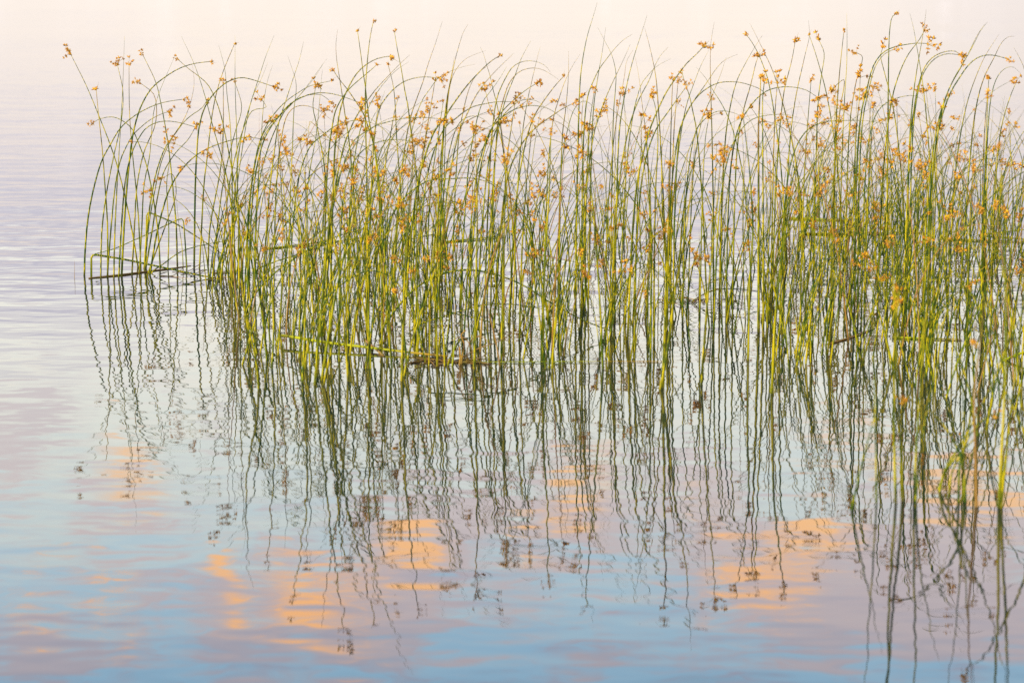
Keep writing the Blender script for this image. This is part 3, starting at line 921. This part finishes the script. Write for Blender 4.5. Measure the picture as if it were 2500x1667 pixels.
# the rest of the crowd, too many and too hidden to pick apart
parts = []
slot = {'g': 0, 'd': 1, 'y': 0, 'x': 2, 'l': 0}
for r in rest:
    P = r['P']
    parts.append((tube(P, r['rad'], 6), slot[r['mat']]))
    if r['fl'] is not None:
        rv, rf, ra, rme, tl = CLUSTERS[r['fl']]
        M3 = flower_frame(P, r['roll']) * r['fs']
        parts.append(((rv @ M3.T + P[-1], rf, ra), 3))
        for ti, loc, rot, sc in tl:
            tv, tfc, ta, _ = TUFTS[ti]
            parts.append((((tv * sc) @ rot.T @ M3.T + (M3 @ loc) + P[-1], tfc, ta), 4))
v, f, a, mi = merge(parts)
crowd = bpy.data.objects.new('distant_rushes', mesh_from('distant_rushes', v, f, a, [M_GREEN, M_DEEP, M_DRY, m_ray, m_flower], mi))
crowd['kind'] = 'stuff'
crowd['label'] = 'dense crowd of thin green rushes filling the back of the stand'
crowd['category'] = 'rushes'
col.objects.link(crowd)


# ------------------------------------------------------------------ broken, bowed and fallen stems
def bent(name, label, pts, r0, mat, kink=True, k=0.0, taper=.5, floating=False, group=None):
    """pts: pixel path from the root; floating: every point lies on the water surface"""
    if floating:
        P3 = [on_water(x, y, z) for x, y, z in pts]
    else:
        b = on_water(*pts[0])
        P3 = [at_depth(x, y, b[1], k) for x, y in pts]
        P3 = [P3[0] + np.array([0, 0, -.05])] + P3
    if kink:
        out = []
        for i in range(len(P3) - 1):
            for s in np.linspace(0, 1, 7)[(1 if i else 0):]:
                out.append(P3[i] * (1 - s) + P3[i + 1] * s)
        P = np.array(out)
        Q = P.copy()
        Q[1:-1] = .5 * P[1:-1] + .25 * (P[:-2] + P[2:])
        P = Q
    else:
        P = catmull(P3, 34)
    rad = r0 * (1 - (1 - taper) * np.linspace(0, 1, len(P)))
    base = P[0].copy()
    base[2] = max(base[2], 0)
    v, f, a = tube(P - base, rad, 7)
    o = bpy.data.objects.new(name, mesh_from(name, v, f, a, [mat]))
    o.location = base
    o['label'] = label
    o['category'] = 'broken rush' if 'broken' in name or 'kinked' in name else ('fallen rush' if floating else 'bulrush')
    if group:
        o['group'] = group
    col.objects.link(o)
    return o


bent('kinked_rush', 'dark green rush snapped low at the left edge, upper half dipping into water',
     [(223, 679), (223, 620), (308, 634), (398, 653), (487, 672), (556, 685)], .0056, M_DEEP, taper=.6)
bent('fallen_rush', 'brown dead stem floating at the left edge beside the snapped rush',
     [(217, 680, .001), (300, 670, .003), (380, 660, .003), (466, 649, .001)], .0048, M_DRY, False, floating=True)
bent('kinked_rush', 'thin green rush folded high and pointing down left behind the left group',
     [(456, 654), (452, 590), (447, 530), (362, 571), (279, 608), (231, 620)], .0042, M_DEEP, taper=.4)
bent('kinked_rush', 'green rush folded over at mid-height, upper half sloping down right',
     [(356, 651), (357, 580), (358, 516), (428, 545), (487, 582), (554, 628)], .0048, M_DEEP, taper=.5)
bent('bowed_rush', 'slender bowed rush rising low to the right from the left group',
     [(370, 667), (398, 645), (443, 614), (502, 597), (566, 586)], .0034, M_DEEP, False, taper=.4)
bent('bowed_rush', 'long low rush leaning far right across the stems left of the middle',
     [(624, 663), (666, 641), (726, 622), (800, 596), (868, 582), (940, 575)], .0036, M_DEEP, False, taper=.5)
bent('bowed_rush', 'teal bowed stem sweeping up right from the front left rushes',
     [(598, 772), (625, 715), (660, 676), (705, 640), (749, 612), (823, 577), (900, 556)], .0042, M_DEEP, False, taper=.5)
bent('fallen_rush', 'bright lime stem lying just above the water in front of the stand',
     [(688, 818, .03), (800, 836, .022), (900, 848, .016), (1000, 860, .010), (1092, 870, .003)], .0062, M_LIME, False, taper=.6, floating=True)
bent('broken_rush', 'short orange dead stem poking out below the bright lime stem',
     [(938, 870, .0), (915, 850, .012), (890, 829, .03)], .0050, M_DRY, False, taper=.8, floating=True)
bent('fallen_rush', 'thin straight yellow stem floating level across the front of the middle',
     [(1110, 884, .003), (1300, 883, .004), (1480, 882, .004), (1624, 882, .003)], .0020, M_LIME, False, floating=True)
bent('bowed_rush', 'big green hoop of a rush arching low over the water in the middle',
     [(926, 818), (957, 768), (996, 720), (1030, 693), (1077, 669), (1136, 659), (1196, 666), (1250, 684), (1289, 703), (1349, 742), (1423, 781), (1497, 810)],
     .0046, M_DEEP, False, taper=.5)
bent('bowed_rush', 'small teal hoop of a rush bending over in the front left rushes',
     [(743, 900), (752, 850), (767, 798), (786, 750), (808, 717), (853, 681), (898, 661), (943, 670), (972, 694), (992, 732)], .0040, M_DEEP, False, taper=.45)
bent('bowed_rush', 'dark rush sagging to the right and touching water at the middle',
     [(1000, 800), (1003, 765), (1012, 745), (1106, 764), (1196, 786), (1257, 809)], .0032, M_DEEP, False, taper=.6)
bent('fallen_rush', 'green stem lying flat far back at the left of the right thicket',
     [(1926, 532, .004), (2000, 535, .005), (2078, 538, .003)], .0060, M_LIME, False, floating=True)
bent('fallen_rush', 'long dark stem lying flat across the back of the right thicket',
     [(1958, 570, .004), (2060, 570, .005), (2170, 569, .005), (2268, 569, .003)], .0050, M_GREEN, False, floating=True)
bent('fallen_rush', 'green stem lying flat in the back at the right edge of the picture',
     [(2304, 583, .004), (2400, 587, .005), (2520, 591, .004)], .0050, M_GREEN, False, floating=True)
bent('fallen_rush', 'pale green stem sloping up right at the back right edge',
     [(2390, 574, .004), (2440, 568, .012), (2520, 558, .03)], .0048, M_LIME, False, floating=True)
bent('fallen_rush', 'bright green stem lying flat among the front rushes of the right thicket',
     [(2178, 823, .003), (2260, 826, .004), (2348, 829, .003)], .0046, M_LIME, False, floating=True)
bent('fallen_rush', 'grey dead stem floating at a slant left of the near right rushes',
     [(2030, 838, .002), (2080, 822, .004), (2136, 801, .002)], .0042, M_DRY, False, floating=True)
bent('bowed_rush', 'low thin hoop of a rush touching water right of the middle',
     [(1690, 738), (1704, 726), (1740, 710), (1775, 705), (1850, 712), (1918, 737)], .0028, M_DEEP, False, taper=.5)
bent('broken_rush', 'short dark stub standing alone in open water at the far left',
     [(182, 680), (182, 660), (182, 638)], .0016, M_DRY, False, taper=.3)
bent('broken_rush', 'blurred bright green broken stem jutting in from the right front edge',
     [(2560, 880), (2520, 858), (2500, 860), (2440, 885), (2390, 912)], .0060, M_LIME, False, taper=.7, k=.1)
bent('broken_rush', 'thin green rush with crooked top standing in the right half',
     [(1562, 536), (1565, 500), (1540, 478), (1500, 466)], .0026, M_DEEP, True, taper=.5)
bent('kinked_rush', 'thin rush folded sharply near its top with a flower hanging back down',
     [(903, 600), (850, 400), (824, 358), (796, 330), (773, 309), (756, 295), (753, 320), (751, 346)], .0026, M_GREEN, True, taper=.3)
bent('kinked_rush', 'dark rush snapped square, its top jutting level to the right left of the middle',
     [(840, 566), (840, 520), (840, 472), (890, 480), (945, 497)], .0034, M_DEEP, True, taper=.6)
bent('fallen_rush', 'green stem lying flat behind the rushes left of the middle',
     [(640, 608, .003), (730, 598, .005), (800, 590, .006), (872, 585, .004)], .0048, M_LIME, False, floating=True)
bent('fallen_rush', 'bright green stem lying flat behind the middle of the stand',
     [(1080, 591, .003), (1150, 584, .005), (1232, 577, .004)], .0052, M_LIME, False, floating=True)
bent('broken_rush', 'orange dead stem leaning left at the front of the middle',
     [(1220, 895), (1212, 840), (1200, 790), (1190, 752)], .0038, M_DRY, False, taper=.4)
bent('broken_rush', 'orange dead stem zigzagging low among the front left rushes',
     [(960, 800), (935, 762), (912, 748), (890, 722)], .0034, M_DRY, True, taper=.6)
bent('broken_rush', 'short green stubble stem at the front of the middle, tilted right',
     [(1094, 892), (1106, 860), (1124, 826)], .0048, M_GREEN, False, taper=.7)
bent('broken_rush', 'short lime stubble stem beside the brown dead tuft at front middle',
     [(1104, 893), (1108, 860), (1112, 742)], .0040, M_LIME, False, taper=.2)
bent('broken_rush', 'brown dead curled stem at the front middle of the stand',
     [(1126, 890), (1130, 860), (1133, 838), (1126, 818), (1138, 806)], .0042, M_DRY, False, taper=.5)
bent('fallen_rush', 'dark sodden stem floating below the lime stem at front middle',
     [(1000, 886, .001), (1050, 878, .003), (1100, 882, .003), (1146, 885, .001)], .0038, M_DRY, False, floating=True)
bent('broken_rush', 'brown dead stem bowed left over the tangle at the front middle',
     [(1150, 888), (1152, 862), (1144, 836), (1126, 822), (1104, 832)], .0034, M_DRY, False, taper=.4)
bent('broken_rush', 'dark brown dead stem crossing the tangle at the front middle toward the right',
     [(1112, 890), (1136, 868), (1170, 850), (1212, 836), (1250, 812)], .0030, M_DRY, False, taper=.5)
bent('broken_rush', 'thin brown dead stem drooping right from the tangle at the front middle',
     [(1140, 889), (1142, 850), (1156, 826), (1178, 822), (1196, 842)], .0026, M_DRY, False, taper=.4)
bent('broken_rush', 'short brown dead stub upright in the tangle at the front middle',
     [(1122, 892), (1124, 870), (1122, 846)], .0040, M_DRY, False, taper=.7)
bent('bowed_rush', 'thin green hoop crossing under the big hoop in the middle of the stand',
     [(1000, 812), (1030, 790), (1085, 772), (1150, 752), (1205, 742), (1290, 748), (1350, 760)], .0030, M_DEEP, False, taper=.5)
bent('kinked_rush', 'thin dark rush folded down to the water right of the middle',
     [(1760, 742), (1764, 715), (1752, 704), (1720, 716), (1688, 742)], .0026, M_DRY, True, taper=.6)


def tangle(label, cx, cy, wx, wy, n):
    """sodden scraps of dead stem matted on the water: nobody could count them"""
    parts = []
    for i in range(n):
        x, y = random.gauss(cx, wx), random.gauss(cy, wy)
        c = on_water(x, y)
        a = random.gauss(0, .9)
        L = random.uniform(.03, .16)
        d = np.array([math.cos(a), math.sin(a) * 1.6, 0])
        z0, z1 = random.uniform(0, .004), random.uniform(0, .012) + (random.random() < .25) * random.uniform(.01, .05)
        m_ = c + np.array([random.gauss(0, .008), random.gauss(0, .01), .004])
        P = catmull([c - d * L / 2 + np.array([0, 0, z0]), m_, c + d * L / 2 + np.array([0, 0, z1])], 9)
        parts.append((tube(P, np.linspace(1, .5, 9) * random.uniform(.0012, .0026), 5), int(random.random() < .3)))
    v, f, a, mi = merge(parts)
    o = bpy.data.objects.new('debris', mesh_from('debris', v, f, a, [M_SODDEN, M_DRY], mi))
    o['kind'] = 'stuff'
    o['label'] = label
    o['category'] = 'debris'
    col.objects.link(o)


M_SODDEN = stem_material('rush_sodden', ((0.05, 0.035, 0.015), (0.08, 0.05, 0.02)), ((0.06, 0.04, 0.02), (0.10, 0.05, 0.02)),
                         ((0.05, 0.04, 0.02), (0.07, 0.05, 0.02)), .4, False)
tangle('dark tangle of sodden dead stems on the water at the front middle', 1085, 884, 60, 6, 34)
tangle('dark sodden stem scraps on the water right of the middle', 1700, 734, 55, 4, 24)
tangle('dark sodden stem scraps far back at the right thicket', 2040, 556, 70, 5, 26)
tangle('thin sodden stem scraps among the bases of the left rushes', 520, 668, 60, 6, 16)
